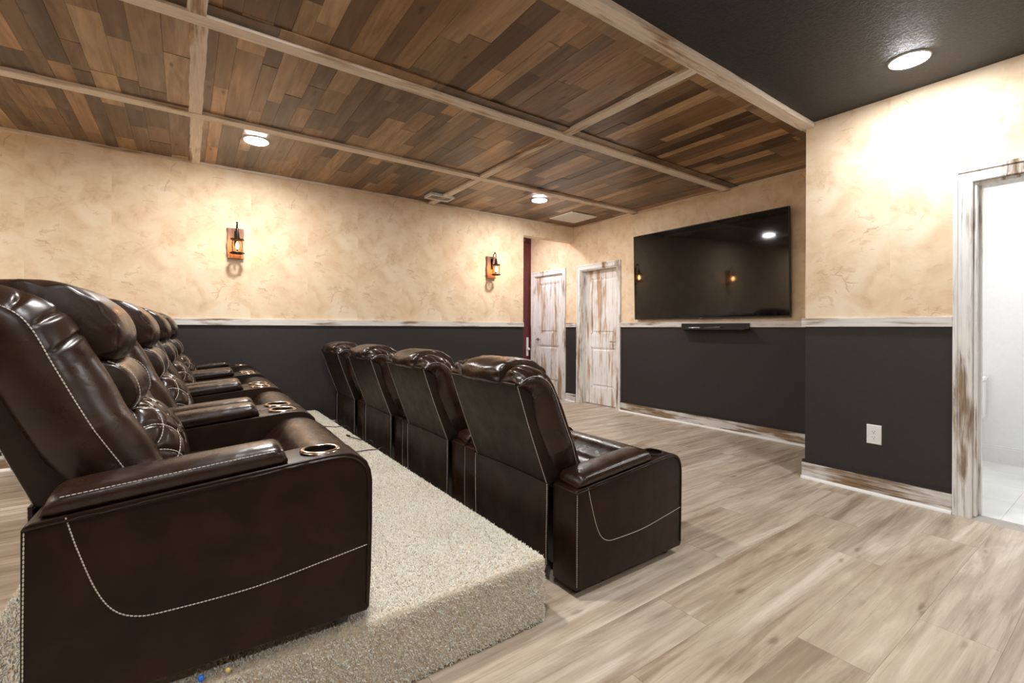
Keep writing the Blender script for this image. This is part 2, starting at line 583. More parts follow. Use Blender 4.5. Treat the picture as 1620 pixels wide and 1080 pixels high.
# border boards along X beside the edge batten and the long batten
for (y0, y1) in ((1.61, 1.70), (2.655, 2.74)):
    x = XL
    while x < XT:
        L = random.choice([0.35, 0.5, 0.7, 0.9])
        ce.box(x + 0.0006, min(x + L, XT) - 0.0006, y0, y1, ZC - 0.010, ZC - 0.0035)
        x += L
struct(ce, 'ceiling', [M['ceil_planks'], M['subfloor']])
dc = MB()
dc.box(XL - 0.1, XO + 0.12, YN - 0.1, 1.53, ZD, ZD + 0.09)
struct(dc, 'ceiling_front', M['dark_ceiling'])

# walls
w = MB()
wall_box(w, XL - 0.12, 3.937, YB, YB + 0.12)
wall_box(w, 3.937, XT, YB, YB + 0.12, 2.47)
struct(w, 'wall_back', [M['paper_x'], M['dado']])

DR = (4.396, 5.121)     # right door opening (Y)
DL = (5.53, 6.26)       # left door opening (Y)
w = MB()
WT = 0.16
wall_box(w, XT, XT + WT, YJ, DR[0]); wall_box(w, XT, XT + WT, DR[1], DL[0]); wall_box(w, XT, XT + WT, DL[1], 6.55)
wall_box(w, XT, XT + WT, DR[0], DR[1], 2.02); wall_box(w, XT, XT + WT, DL[0], DL[1], 2.02)
struct(w, 'wall_screen', [M['paper_y'], M['dado']])

w = MB()
wall_box(w, XO + 0.12, XT + WT, YJ - 0.12, YJ); w.box(XO + 0.001, XO + 0.12, YJ - 0.001, YJ, 0, 1.19, 1); w.box(XO + 0.001, XO + 0.12, YJ - 0.001, YJ, 1.19, 2.76, 0)
struct(w, 'wall_jog', [M['paper_x'], M['dado']])

BD = (-0.165, 0.655)    # bathroom door opening (Y)
w = MB()
wall_box(w, XO, XO + 0.12, BD[1], YJ - 0.001); wall_box(w, XO, XO + 0.12, YN, BD[0]); wall_box(w, XO, XO + 0.12, BD[0], BD[1], 2.03)
struct(w, 'wall_right', [M['paper_y'], M['dado']])
w = MB(); wall_box(w, XL - 0.12, XO + 0.12, YN - 0.12, YN); struct(w, 'wall_front', [M['paper_x'], M['dado']])
w = MB(); wall_box(w, XL - 0.12, XL, YN, YB); struct(w, 'wall_left', [M['paper_y'], M['dado']])
# hallway beyond the opening
w = MB(); wall_box(w, 3.6, XT, 6.40, 6.52); struct(w, 'wall_hall_end', [M['paper_x'], M['dado']])
w = MB(); wall_box(w, 3.5, 3.6, YB + 0.12, 6.52); struct(w, 'wall_hall_left', [M['paper_y'], M['dado']])
w = MB(); w.box(3.5, XT + 0.16, YB, 6.6, 2.72, 2.78); struct(w, 'ceiling_hall', M['dark_ceiling'])

# bathroom beyond the right doorway
BX = 5.65
w = MB(); w.box(BX, BX + 0.1, -1.2, YJ - 0.12, 0, 2.6); struct(w, 'wall_bathroom', M['bath'])
w = MB(); w.box(XO + 0.12, BX, YJ - 0.135, YJ - 0.121, 0, 2.6); struct(w, 'wall_bathroom_left', M['bath'])
w = MB(); w.box(XO + 0.12, BX, -1.3, -1.2, 0, 2.6); struct(w, 'wall_bathroom_right', M['bath'])
w = MB(); w.box(XO + 0.121, XO + 0.13, -1.2, BD[0] - 0.05, 0, 2.6); w.box(XO + 0.121, XO + 0.13, BD[1] + 0.05, YJ - 0.14, 0, 2.6); struct(w, 'wall_bathroom_front', M['bath'])
w = MB(); w.box(XO + 0.12, BX + 0.1, -1.3, YJ - 0.12, 2.6, 2.66); struct(w, 'ceiling_bathroom', M['bath'])
w = MB()
for i in range(4):
    for j in range(8):
        w.box(XO + 0.06 + 0.46 * i + 0.001, min(XO + 0.06 + 0.46 * (i + 1), BX) - 0.001, -1.2 + 0.35 * j + 0.001, min(-1.2 + 0.35 * (j + 1), 1.45) - 0.001, 0.0, 0.008)
w.box(XO + 0.06, BX, -1.2, 1.46, -0.02, 0.006, 1)
struct(w, 'floor_bathroom', [M['tile'], plain('tile_grout', (0.5, 0.5, 0.48), 0.8)])
w = MB(); w.box(BX - 0.016, BX, -1.2, 1.445, 0.008, 0.135); w.box(BX - 0.010, BX, -1.2, 1.445, 0.135, 0.15)
struct(w, 'baseboard_bathroom', M['white'])
w = MB(); w.prism([(XO - 0.03, 0.0), (XO + 0.0, 0.012), (XO + 0.06, 0.014), (XO + 0.075, 0.008), (XO + 0.075, 0.0)], BD[0], BD[1], 'y')
struct(w, 'trim_threshold', plain('grey_threshold', (0.36, 0.33, 0.30), 0.4))

# chair rails
def rail(name, axis, a0, a1, face, sgn):
    mb = MB()
    if axis == 'x': mb.box(a0, a1, face, face + sgn * 0.02, *RAIL)
    else: mb.box(face, face + sgn * 0.02, a0, a1, *RAIL)
    return struct(mb, name, M['white_x' if axis == 'x' else 'white_y'], bevel=0.003)
rail('trim_rail_back', 'x', XL, 3.937, YB, -1)
rail('trim_rail_screen', 'y', YJ + 0.02, 4.335, XT, -1)
rail('trim_rail_doors', 'y', 5.215, 5.445, XT, -1)
rail('trim_rail_right', 'y', 0.745, YJ + 0.02, XO, -1)
rail('trim_rail_left', 'y', YN, YB - 0.02, XL, 1)
rail('trim_rail_jog', 'x', XO, XT - 0.02, YJ, 1)

# baseboards: worn board, charcoal cap, white shoe moulding
def baseboard(name, axis, a0, a1, face, sgn):
    o = None
    def bx(mb, d, z0, z1, d0=0.0):
        if axis == 'x': mb.box(a0, a1, face + sgn * d0, face + sgn * d, z0, z1)
        else: mb.box(face + sgn * d0, face + sgn * d, a0, a1, z0, z1)
    mb = MB(); bx(mb, 0.016, 0.0, 0.122)
    o = struct(mb, name, M['base_x' if axis == 'x' else 'base_y'], bevel=0.002)
    mb = MB(); bx(mb, 0.0155, 0.1225, 0.130); bx(mb, 0.011, 0.130, 0.137); bx(mb, 0.006, 0.137, 0.144)
    mb.build('cap_moulding', M['dado'], o)
    mb = MB()
    q = [(0.0165, 0.0), (0.0165, 0.020), (0.022, 0.0195), (0.028, 0.015), (0.032, 0.008), (0.033, 0.0)]
    if axis == 'x': mb.prism([(face + sgn * d, z) for d, z in q], a0, a1, 'x')
    else: mb.prism([(face + sgn * d, z) for d, z in q], a0, a1, 'y')
    tag(mb.build('shoe_moulding', M['white'], o, smooth=40), 'glossy white shoe moulding')
baseboard('baseboard_back', 'x', XL, 3.937, YB, -1)
baseboard('baseboard_screen', 'y', YJ, 4.335, XT, -1)
baseboard('baseboard_doors', 'y', 5.215, 5.445, XT, -1)
baseboard('baseboard_right', 'y', 0.745, YJ + 0.016, XO, -1)
baseboard('baseboard_left', 'y', YN, YB - 0.035, XL, 1)
baseboard('baseboard_front', 'x', XL + 0.035, XO, YN, 1)
baseboard('baseboard_jog', 'x', XO, XT, YJ, 1)

# ceiling battens and crown strips
def batten(name, x0, x1, y0, y1, z0, z1, axis, wob=0.0):
    mb = MB()
    n = 40
    rings = []
    ph = random.random() * 9
    for i in range(n + 1):
        t = i / n
        if axis == 'x':
            x = x0 + (x1 - x0) * t
            a = 0.002 * math.sin(13 * t + ph) + 0.0015 * math.sin(41 * t + ph * 2)
            rings.append([(x, y0 + a, z0), (x, y1 + a * 0.6, z0), (x, y1 + a * 0.6, z1), (x, y0 + a, z1)])
        else:
            y = y0 + (y1 - y0) * t
            a = 0.002 * math.sin(13 * t + ph) + 0.0015 * math.sin(41 * t + ph * 2)
            rings.append([(x0 + a, y, z0), (x1 + a * 0.6, y, z0), (x1 + a * 0.6, y, z1), (x0 + a, y, z1)])
    mb.loft(rings)
    return struct(mb, name, M['batten_' + axis], bevel=0.0)
zb = ZC - 0.024
batten('trim_batten_1', XL, XT, 2.745, 2.84, zb, ZC, 'x')
batten('trim_batten_2', XL, XT, 4.02, 4.115, zb, ZC, 'x')
batten('trim_batten_edge', XL, XO, 1.525, 1.612, zb - 0.004, ZD, 'x')
for i, xx in enumerate((0.003, 2.425, -2.42)):
    batten('trim_batten_%d' % (3 + 3 * i), xx, xx + 0.078, 1.612, 2.745, zb + 0.002, ZC, 'y')
    batten('trim_batten_%d' % (4 + 3 * i), xx + 0.01, xx + 0.088, 2.84, 4.02, zb + 0.002, ZC, 'y')
    batten('trim_batten_%d' % (5 + 3 * i), xx + 0.02, xx + 0.098, 4.115, YB - 0.03, zb + 0.002, ZC, 'y')
batten('trim_crown_back', XL, XT - 0.03, YB - 0.028, YB, ZC - 0.024, ZC, 'x')
batten('trim_crown_screen', XT - 0.028, XT, YJ, YB, ZC - 0.024, ZC, 'y')
batten('trim_crown_jog', XO, XT - 0.028, YJ, YJ + 0.028, ZC - 0.024, ZC, 'x')


# ------------------------------------------------------------------ doors
def casing(mb, face, y0, y1, ztop, w=0.085, d=0.018, z0=0.0):
    """profiled casing on a wall facing -X around an opening y0..y1"""
    for (a0, a1) in ((y0 - w, y0), (y1, y1 + w)):
        mb.box(face - d, face, a0, a1, z0, ztop + w)
        o0, o1 = (a0, a0 + 0.022) if a0 < y0 else (a1 - 0.022, a1)
        mb.box(face - d - 0.006, face - d, o0, o1, z0, ztop + w)
        i0, i1 = (a1 - 0.018, a1 - 0.004) if a0 < y0 else (a0 + 0.004, a0 + 0.018)
        mb.box(face - d - 0.003, face - d, i0, i1, z0, ztop + 0.014)
    mb.box(face - d, face, y0, y1, ztop, ztop + w)
    mb.box(face - d - 0.006, face - d, y0 - w + 0.022, y1 + w - 0.022, ztop + w - 0.022, ztop + w)
    mb.box(face - d - 0.003, face - d, y0 - 0.004, y1 + 0.004, ztop + 0.004, ztop + 0.018)


def panel_door(root, face, y0, y1, ztop, handle_y, mat, label_leaf=None):
    """two-panel leaf whose visible face is at x = face"""
    mb = MB()
    T = 0.035
    zc = [(0.25, 0.86), (1.05, 1.90)]
    st = 0.105
    mb.box(face, face + T, y0, y0 + st, 0.012, ztop); mb.box(face, face + T, y1 - st, y1, 0.012, ztop)
    zs = [0.012, zc[0][0], zc[0][1], zc[1][0], zc[1][1], ztop]
    for a, b in ((zs[0], zs[1]), (zs[2], zs[3]), (zs[4], zs[5])):
        mb.box(face, face + T, y0 + st, y1 - st, a, b)
    for a, b in zc:
        p0, p1 = y0 + st, y1 - st
        mb.box(face + 0.012, face + T, p0, p1, a, b)
        # ogee frame and raised field
        for k, (ins, dep) in enumerate(((0.0, 0.004), (0.012, 0.008))):
            mb.box(face + dep, face + 0.013, p0 + ins, p0 + ins + 0.012, a + ins, b - ins)
            mb.box(face + dep, face + 0.013, p1 - ins - 0.012, p1 - ins, a + ins, b - ins)
            mb.box(face + dep, face + 0.013, p0 + ins, p1 - ins, a + ins, a + ins + 0.012)
            mb.box(face + dep, face + 0.013, p0 + ins, p1 - ins, b - ins - 0.012, b - ins)
        e = 0.055
        mb.add([(face + 0.012, p0 + e - 0.02, a + e - 0.02), (face + 0.012, p1 - e + 0.02, a + e - 0.02), (face + 0.012, p1 - e + 0.02, b - e + 0.02), (face + 0.012, p0 + e - 0.02, b - e + 0.02),
                (face + 0.003, p0 + e, a + e), (face + 0.003, p1 - e, a + e), (face + 0.003, p1 - e, b - e), (face + 0.003, p0 + e, b - e)],
               [(4, 5, 6, 7), (0, 1, 5, 4), (1, 2, 6, 5), (2, 3, 7, 6), (3, 0, 4, 7)])
    leaf = mb.build('door_leaf', mat, root)
    s = 1 if handle_y < (y0 + y1) / 2 else -1
    hb = MB()
    hb.lathe([(0.001, -0.012), (0.024, -0.012), (0.026, -0.006), (0.026, 0.0)], (face, handle_y, 0.95), 20, 'x')
    hb.lathe([(0.010, -0.045), (0.010, -0.008)], (face, handle_y, 0.95), 12, 'x')
    hb.tube([(face - 0.045, handle_y - s * 0.008, 0.95), (face - 0.047, handle_y + s * 0.05, 0.951), (face - 0.043, handle_y + s * 0.11, 0.947)], lambda t: 0.0085 - 0.002 * t, 10)
    tag(hb.build('door_handle', M['chrome'], leaf, smooth=40), 'brushed nickel lever handle')
    return leaf

# right door (recessed)
d1 = empty('door_1', (0, 0, 0), kind='structure')
mb = MB(); casing(mb, XT, DR[0], DR[1], 2.02, 0.075); mb.build('door_casing', M['white_z'], d1, bevel=0.002)
mb = MB(); mb.box(XT - 0.004, XT + WT, DR[1] - 0.001, DR[1] - 0.012, 0, 2.019); mb.box(XT - 0.004, XT + WT, DR[0] + 0.001, DR[0] + 0.012, 0, 2.019); mb.box(XT - 0.004, XT + WT, DR[0] + 0.012, DR[1] - 0.012, 2.008, 2.019)
mb.build('door_jamb', M['white_z'], d1)
panel_door(d1, XT + 0.10, DR[0] + 0.014, DR[1] - 0.014, 2.005, DR[0] + 0.075, M['door_z'])
# left door (flush)
d2 = empty('door_2', (0, 0, 0), kind='structure')
mb = MB(); casing(mb, XT, DL[0], DL[1], 2.02, 0.075); mb.build('door_casing', M['white_z'], d2, bevel=0.002)
mb = MB(); mb.box(XT - 0.004, XT + WT, DL[1] - 0.001, DL[1] - 0.012, 0, 2.019); mb.box(XT - 0.004, XT + WT, DL[0] + 0.001, DL[0] + 0.012, 0, 2.019); mb.box(XT - 0.004, XT + WT, DL[0] + 0.012, DL[1] - 0.012, 2.008, 2.019)
mb.build('door_jamb', M['white_z'], d2)
panel_door(d2, XT + 0.016, DL[0] + 0.014, DL[1] - 0.014, 2.005, DL[1] - 0.085, M['door_z'])
# maroon door at the hall end (faces -Y)
d3 = empty('door_3', (0, 0, 0), kind='structure')
mb = MB()
mb.box(4.10, 4.89, 6.372, 6.398, 0.005, 2.62)
for a, b in ((0.25, 0.60), (0.78, 0.95), (1.12, 2.42)):
    mb.box(4.20, 4.79, 6.364, 6.372, a, b)
leaf = mb.build('door_leaf', M['maroon'], d3, bevel=0.004)
mb = MB(); mb.box(4.02, 4.099, 6.365, 6.398, 0, 2.70); mb.box(4.891, 4.914, 6.365, 6.398, 0, 2.70); mb.box(4.099, 4.891, 6.365, 6.398, 2.625, 2.70)
mb.build('door_casing', M['maroon'], d3, bevel=0.003)
mb = MB(); mb.box(4.815, 4.855, 6.350, 6.3635, 0.66, 0.98); mb.lathe([(0.001, -0.05), (0.022, -0.045), (0.026, -0.03), (0.012, -0.015), (0.012, 0)], (4.835, 6.352, 0.78), 16, 'y')
tag(mb.build('door_handle', M['white'], leaf, smooth=40), 'white handle plate with round knob')
# bathroom doorway casing
d4 = empty('door_4', (0, 0, 0), kind='structure')
mb = MB(); casing(mb, XO, BD[0], BD[1], 2.03, 0.088, 0.02); mb.build('door_casing', M['white_z'], d4, bevel=0.002)
mb = MB(); mb.box(XO - 0.006, XO + 0.13, BD[1] - 0.001, BD[1] - 0.016, 0.0145, 2.029); mb.box(XO - 0.006, XO + 0.13, BD[0] + 0.001, BD[0] + 0.016, 0.0145, 2.029); mb.box(XO - 0.006, XO + 0.13, BD[0] + 0.016, BD[1] - 0.016, 2.013, 2.029)
mb.box(XO + 0.05, XO + 0.085, BD[1] - 0.016, BD[1] - 0.027, 0.0145, 2.013)
mb.build('door_jamb', M['white_z'], d4, bevel=0.002)


# ------------------------------------------------------------------ lights in the ceilings
def can(x, y, z, label, lens='lens', group='recessed ceiling lights', r=0.088):
    e = empty('ceiling_light', (x, y, z), label=label, cat='ceiling light', group=group)
    mb = MB(); mb.lathe([(r + 0.0005, 0.003), (r + 0.0005, -0.006), (r + 0.006, -0.006), (r + 0.011, 0.0), (r + 0.011, 0.003)], (0, 0, 0), 40, caps=False)
    mb.build('trim_ring', M['white'], e, smooth=40)
    mb = MB(); mb.lathe([(0.0005, -0.0115), (r * 0.7, -0.0112), (r * 0.94, -0.0100), (r, -0.007), (r, 0.0)], (0, 0, 0), 40, caps=False)
    mb.build('lens', M[lens], e, smooth=40)
    return e
can(0.475, 4.37, ZC - 0.004, 'lit round ceiling light in planks above the left wall sconce')
can(3.50, 4.37, ZC - 0.004, 'lit round ceiling light in planks near the square return vent')
can(3.43, 0.85, ZD - 0.001, 'lit round ceiling light in the black ceiling near bathroom door', 'lens_neutral')
# unseen lights added for fill behind and above the camera, on an assumed grid
for (x, y) in ((0.475, 2.05), (-2.5, 4.37), (-2.5, 2.05)):
    can(x, y, ZC - 0.004, 'added round fill light in planks out of view above the seats')
for (x, y) in ((0.4, 0.70), (-2.3, 0.70), (2.3, -1.2), (-0.6, -1.2)):
    can(x, y, ZD - 0.001, 'added round fill light unseen in the black ceiling above and behind the camera', 'lens_neutral')
can(4.10, 5.75, 2.719, 'cool lit round ceiling light in the hallway past the opening', 'lens_cool', None)
can(4.85, 0.25, 2.599, 'lit round ceiling light in the white bathroom', 'lens_bath', None, 0.16)


# ------------------------------------------------------------------ vents
v1 = empty('supply_vent', (2.44, 4.93, ZC), label='small white slatted supply vent in plank ceiling by batten', cat='vent')
mb = MB()
for a in ((-0.15, 0.15, -0.095, -0.075), (-0.15, 0.15, 0.075, 0.095), (-0.15, -0.13, -0.075, 0.075), (0.13, 0.15, -0.075, 0.075)):
    mb.box(*a, -0.034, -0.003)
mb.build('frame', M['white'], v1, bevel=0.002)
mb = MB()
for k in range(7):
    yy = -0.066 + k * 0.022
    mb.add([(-0.13, yy, -0.028), (0.13, yy, -0.028), (0.13, yy + 0.014, -0.016), (-0.13, yy + 0.014, -0.016), (-0.13, yy, -0.026), (0.13, yy, -0.026), (0.13, yy + 0.014, -0.014), (-0.13, yy + 0.014, -0.014)],
           [(0, 1, 2, 3), (7, 6, 5, 4), (0, 4, 5, 1), (1, 5, 6, 2), (2, 6, 7, 3), (3, 7, 4, 0)])
mb.build('slats', M['white'], v1)
v2 = empty('return_vent', (4.42, 4.76, ZC), label='large square white return grille in plank ceiling corner', cat='vent')
mb = MB()
s, q = 0.235, 0.205
for a in ((-s, s, -s, -q), (-s, s, q, s), (-s, -q, -q, q), (q, s, -q, q)):
    mb.box(*a, -0.016, -0.003)
mb.build('frame', M['white'], v2, bevel=0.002)
mb = MB()
for k in range(24):
    yy = -q + k * 2 * q / 24
    mb.box(-q, q, yy + 0.001, yy + 0.014, -0.012, -0.008)
mb.build('slats', M['white'], v2)


# ------------------------------------------------------------------ wall sconces
def sconce(x, label):
    e = empty('wall_sconce', (x, YB, 1.80), label=label, cat='wall light', group='lantern sconces on the back wall')
    mb = MB()
    rings = []
    for i in range(17):
        t = i / 16; z = 0.01 + 0.295 * t
        a = 0.004 * math.sin(9 * t + 1) + 0.003 * math.sin(23 * t); b = 0.004 * math.sin(7 * t + 2)
        rings.append([(-0.070 + a, -0.001, z), (-0.070 + a, -0.034, z), (0.066 + b, -0.034, z), (0.066 + b, -0.001, z)])
    mb.loft(rings); mb.build('back_board', M['sconce_wood'], e, bevel=0.003)
    mb = MB()
    mb.box(-0.012, 0.012, -0.040, -0.0345, 0.13, 0.275)
    arm = catmull([(0.0, -0.040, 0.20), (0.004, -0.058, 0.26), (0.006, -0.072, 0.325), (0.006, -0.112, 0.342), (0.006, -0.132, 0.324), (0.006, -0.134, 0.29)], 18)
    mb.tube(arm, 0.0055, 8)
    mb.lathe([(0.0008, 0.010), (0.008, 0.006), (0.010, 0), (0.008, -0.006), (0.0008, -0.010)], (0.006, -0.104, 0.350), 12)
    mb.build('bracket', M['black_metal'], e, smooth=40)
    ring = [(0.006 + 0.011 * math.cos(a), -0.134, 0.279 + 0.013 * math.sin(a)) for a in [2 * math.pi * k / 16 for k in range(16)]]
    mb = MB(); mb.tube(ring, 0.003, 6, closed=True); mb.build('hanging_ring', M['black_metal'], e, smooth=40)
    c = (0.006, -0.134, 0)
    mb = MB(); mb.lathe([(0.001, 0.268), (0.010, 0.266), (0.014, 0.25), (0.018, 0.222), (0.020, 0.200), (0.020, 0.180), (0.001, 0.180)], c, 28)
    mb.lathe([(0.040, 0.191), (0.050, 0.185), (0.056, 0.180), (0.056, 0.1765), (0.041, 0.179), (0.040, 0.191)], c, 28, caps=False)
    for k in range(3):
        a = 2 * math.pi * k / 3 + 0.5
        mb.tube([(c[0] + 0.016 * math.cos(a), c[1] + 0.016 * math.sin(a), 0.190), (c[0] + 0.043 * math.cos(a), c[1] + 0.043 * math.sin(a), 0.184)], 0.003, 6)
    for k in range(10):
        a = 2 * math.pi * k / 10
        mb.lathe([(0.001, 0.192), (0.008, 0.190), (0.0085, 0.180), (0.001, 0.179)], (c[0] + 0.049 * math.cos(a), c[1] + 0.049 * math.sin(a), 0), 8)
    mb.build('lantern_cap', M['black_metal'], e, smooth=50)
    mb = MB(); mb.lathe([(0.040, 0.178), (0.046, 0.14), (0.044, 0.0625)], c, 28, caps=False); mb.build('glass_cylinder', M['glass'], e, smooth=60)
    mb = MB(); mb.lathe([(0.042, 0.060), (0.048, 0.062), (0.060, 0.058), (0.064, 0.050), (0.055, 0.045), (0.044, 0.048), (0.042, 0.060)], c, 28, caps=False)
    mb.lathe([(0.001, 0.062), (0.012, 0.062), (0.012, 0.052), (0.001, 0.050)], c, 16)
    for k in range(3):
        a = 2 * math.pi * k / 3 + 1.2
        mb.tube([(c[0] + 0.010 * math.cos(a), c[1] + 0.010 * math.sin(a), 0.055), (c[0] + 0.045 * math.cos(a), c[1] + 0.045 * math.sin(a), 0.054)], 0.0014, 6)
    for k in range(4):
        a = 2 * math.pi * (k + 0.5) / 4
        mb.tube([(c[0] + 0.050 * math.cos(a), c[1] + 0.050 * math.sin(a), 0.06), (c[0] + 0.050 * math.cos(a), c[1] + 0.050 * math.sin(a), 0.18)], 0.0014, 5)
    mb.build('lantern_base', M['black_metal'], e, smooth=50)
    mb = MB(); mb.lathe([(0.001, 0.160), (0.007, 0.150), (0.013, 0.128), (0.014, 0.115), (0.010, 0.098), (0.007, 0.090), (0.001, 0.088)], c, 18)
    mb.build('bulb', M['bulb'], e, smooth=60)
    mb = MB(); mb.lathe([(0.001, 0.0875), (0.009, 0.0875), (0.009, 0.0625), (0.001, 0.0625)], c, 14); mb.build('bulb_socket', M['black_metal'], e, smooth=40)
    return e
sconce(0.395, 'lantern wall sconce on a wood board above the back row seats')
sconce(3.375, 'lantern wall sconce on a wood board beside the hallway opening')
sconce(-2.55, 'lantern wall sconce seen only as a reflection in the television')


# ------------------------------------------------------------------ television, shelf, outlet
tv = empty('television', (4.858, 3.078, 1.806), label='large black flat screen television tilted on the wall above shelf', cat='television')
tv.rotation_euler = (0, math.radians(-1.7), 0)
HW, HH = 0.965, 0.548
mb = MB(); mb.box(-0.010, 0.016, -HW, HW, -HH, HH); mb.box(0.0155, 0.034, -0.62, 0.62, -HH + 0.04, 0.22)
mb.build('housing', M['black'], tv, bevel=0.004)
mb = MB(); mb.box(-0.0125, -0.0102, -HW + 0.008, HW - 0.008, -HH + 0.018, HH - 0.008); mb.build('screen', M['screen'], tv)
mb = MB(); mb.box(-0.013, -0.0105, -HW + 0.004, HW - 0.004, -HH + 0.003, -HH + 0.0075)
mb.build('bezel_strip', plain('dark_steel', (0.12, 0.11, 0.11), 0.25, 1.0), tv)
mb = MB(); mb.box(-0.016, -0.0132, -0.012, 0.012, -HH + 0.001, -HH + 0.009); mb.build('status_light', M['silver'], tv, bevel=0.001)
for yy in (-0.3, 0.26):
    mb = MB(); mb.box(0.0345, 0.05, yy, yy + 0.04, -0.25, 0.2); mb.build('wall_bracket', M['black_metal'], tv)

sh = empty('media_shelf', (XT, 2.94, 1.13), label='narrow black floating shelf on the wall under television', cat='shelf')
mb = MB(); mb.box(-0.02 - 0.012, -0.0205, -0.41, 0.41, 0.0, 0.072); mb.build('back_plate', M['black'], sh, bevel=0.002)
mb = MB(); mb.box(-0.125, -0.033, -0.41, 0.41, 0.0, 0.012); mb.box(-0.130, -0.125, -0.41, 0.41, 0.0, 0.022); mb.build('shelf_board', M['black'], sh, bevel=0.002)
p = empty('remote_pen', (4.83, 3.14, 1.150), label='short silver stylus lying at left on black shelf', cat='stylus', group='silver styluses on the shelf')
mb = MB(); mb.tube([(-0.008, 0.07, -0.001), (-0.005, 0.0, 0.0), (0.0, -0.07, 0.001)], 0.0065, 10); mb.build('barrel', M['silver'], p, smooth=40)
mb = MB(); mb.tube([(0.0, -0.0705, 0.001), (0.001, -0.085, 0.0015)], lambda t: 0.006 - 0.003 * t, 10); mb.build('tip', M['black'], p, smooth=40)
p = empty('remote_pen', (4.845, 2.93, 1.1505), label='longer silver stylus lying right of the other on shelf', cat='stylus', group='silver styluses on the shelf')
mb = MB(); mb.tube([(-0.022, 0.085, 0.0), (0.0, 0.0, 0.003), (0.022, -0.085, 0.008)], 0.0065, 10); mb.build('barrel', M['silver'], p, smooth=40)
mb = MB(); mb.tube([(0.0222, -0.0855, 0.008), (0.026, -0.10, 0.009)], lambda t: 0.006 - 0.003 * t, 10); mb.build('tip', M['black'], p, smooth=40)

ou = empty('wall_outlet', (XO, 1.145, 0.414), label='white duplex wall outlet on charcoal wall near bathroom door', cat='outlet')
mb = MB()
mb.add([(-0.0005, -0.043, -0.067), (-0.0005, 0.043, -0.067), (-0.0005, 0.043, 0.067), (-0.0005, -0.043, 0.067), (-0.006, -0.039, -0.063), (-0.006, 0.039, -0.063), (-0.006, 0.039, 0.063), (-0.006, -0.039, 0.063)],
       [(0, 1, 2, 3), (4, 7, 6, 5), (0, 4, 5, 1), (1, 5, 6, 2), (2, 6, 7, 3), (3, 7, 4, 0)])
mb.build('cover_plate', M['plate'], ou, bevel=0.0012)
for zz in (0.02, -0.02):
    mb = MB()
    pr = [(0.0165 * math.cos(a) * 1.0, max(-0.0135, min(0.0135, 0.0175 * math.sin(a)))) for a in [2 * math.pi * k / 28 for k in range(28)]]
    mb.prism([(a, b + zz) for a, b in pr], -0.0085, -0.0062, 'x')
    rc = mb.build('receptacle', M['plate'], ou)
    mb = MB(); mb.box(-0.0092, -0.0086, -0.0075, -0.0052, zz, zz + 0.008); mb.box(-0.0092, -0.0086, 0.0052, 0.0075, zz, zz + 0.007)
    mb.lathe([(0.0003, -0.0092), (0.0028, -0.0092), (0.0028, -0.0086)], (0, 0, zz - 0.007), 12, 'x')
    mb.build('slots', M['slot'], rc)

# toilet in the bathroom
to = empty('toilet', (BX, 1.08, 0.008), label='white toilet partly visible through the bright bathroom doorway', cat='toilet')
mb = MB(); mb.box(-0.20, -0.02, -0.215, 0.215, 0.37, 0.70); mb.build('tank', M['porcelain'], to, smooth=40, bevel=0.02)
mb = MB(); mb.box(-0.215, -0.015, -0.225, 0.225, 0.7005, 0.735); mb.build('tank_lid', M['porcelain'], to, smooth=40, bevel=0.01)
mb = MB()
rings = []
for (z, sx, sy, cx) in ((0.0, 0.20, 0.11, -0.33), (0.06, 0.19, 0.10, -0.33), (0.18, 0.20, 0.10, -0.34), (0.30, 0.26, 0.16, -0.40), (0.385, 0.285, 0.185, -0.43)):
    rings.append([(cx + sx * math.cos(a), sy * math.sin(a), z) for a in [2 * math.pi * k / 28 for k in range(28)]])
mb.loft(rings); mb.box(-0.22, -0.03, -0.10, 0.10, 0.20, 0.369); mb.build('bowl', M['porcelain'], to, smooth=50)
mb = MB(); mb.loft([[(-0.43 + s * 0.285 * math.cos(a), s * 0.185 * math.sin(a), z) for a in [2 * math.pi * k / 28 for k in range(28)]] for s, z in ((1.0, 0.386), (1.02, 0.40), (1.0, 0.415), (0.97, 0.43), (0.5, 0.437))])
mb.build('seat_lid', M['porcelain'], to, smooth=50)


# ------------------------------------------------------------------ carpeted platform
PX0, PX1, PY0, PY1, PZ = -0.470, 1.150, 1.385, YB - 0.036, 0.250
plat = empty('carpeted_platform', ((PX0 + PX1) / 2, (PY0 + PY1) / 2, 0), label='low platform covered in beige shag carpet under the back row', cat='platform')
cx, cy = plat.location.x, plat.location.y
mb = MB(); mb.box(PX0 - cx, PX1 - cx, PY0 - cy, PY1 - cy, 0, PZ); mb.build('platform_body', M['carpet_base'], plat, smooth=40, bevel=0.022)

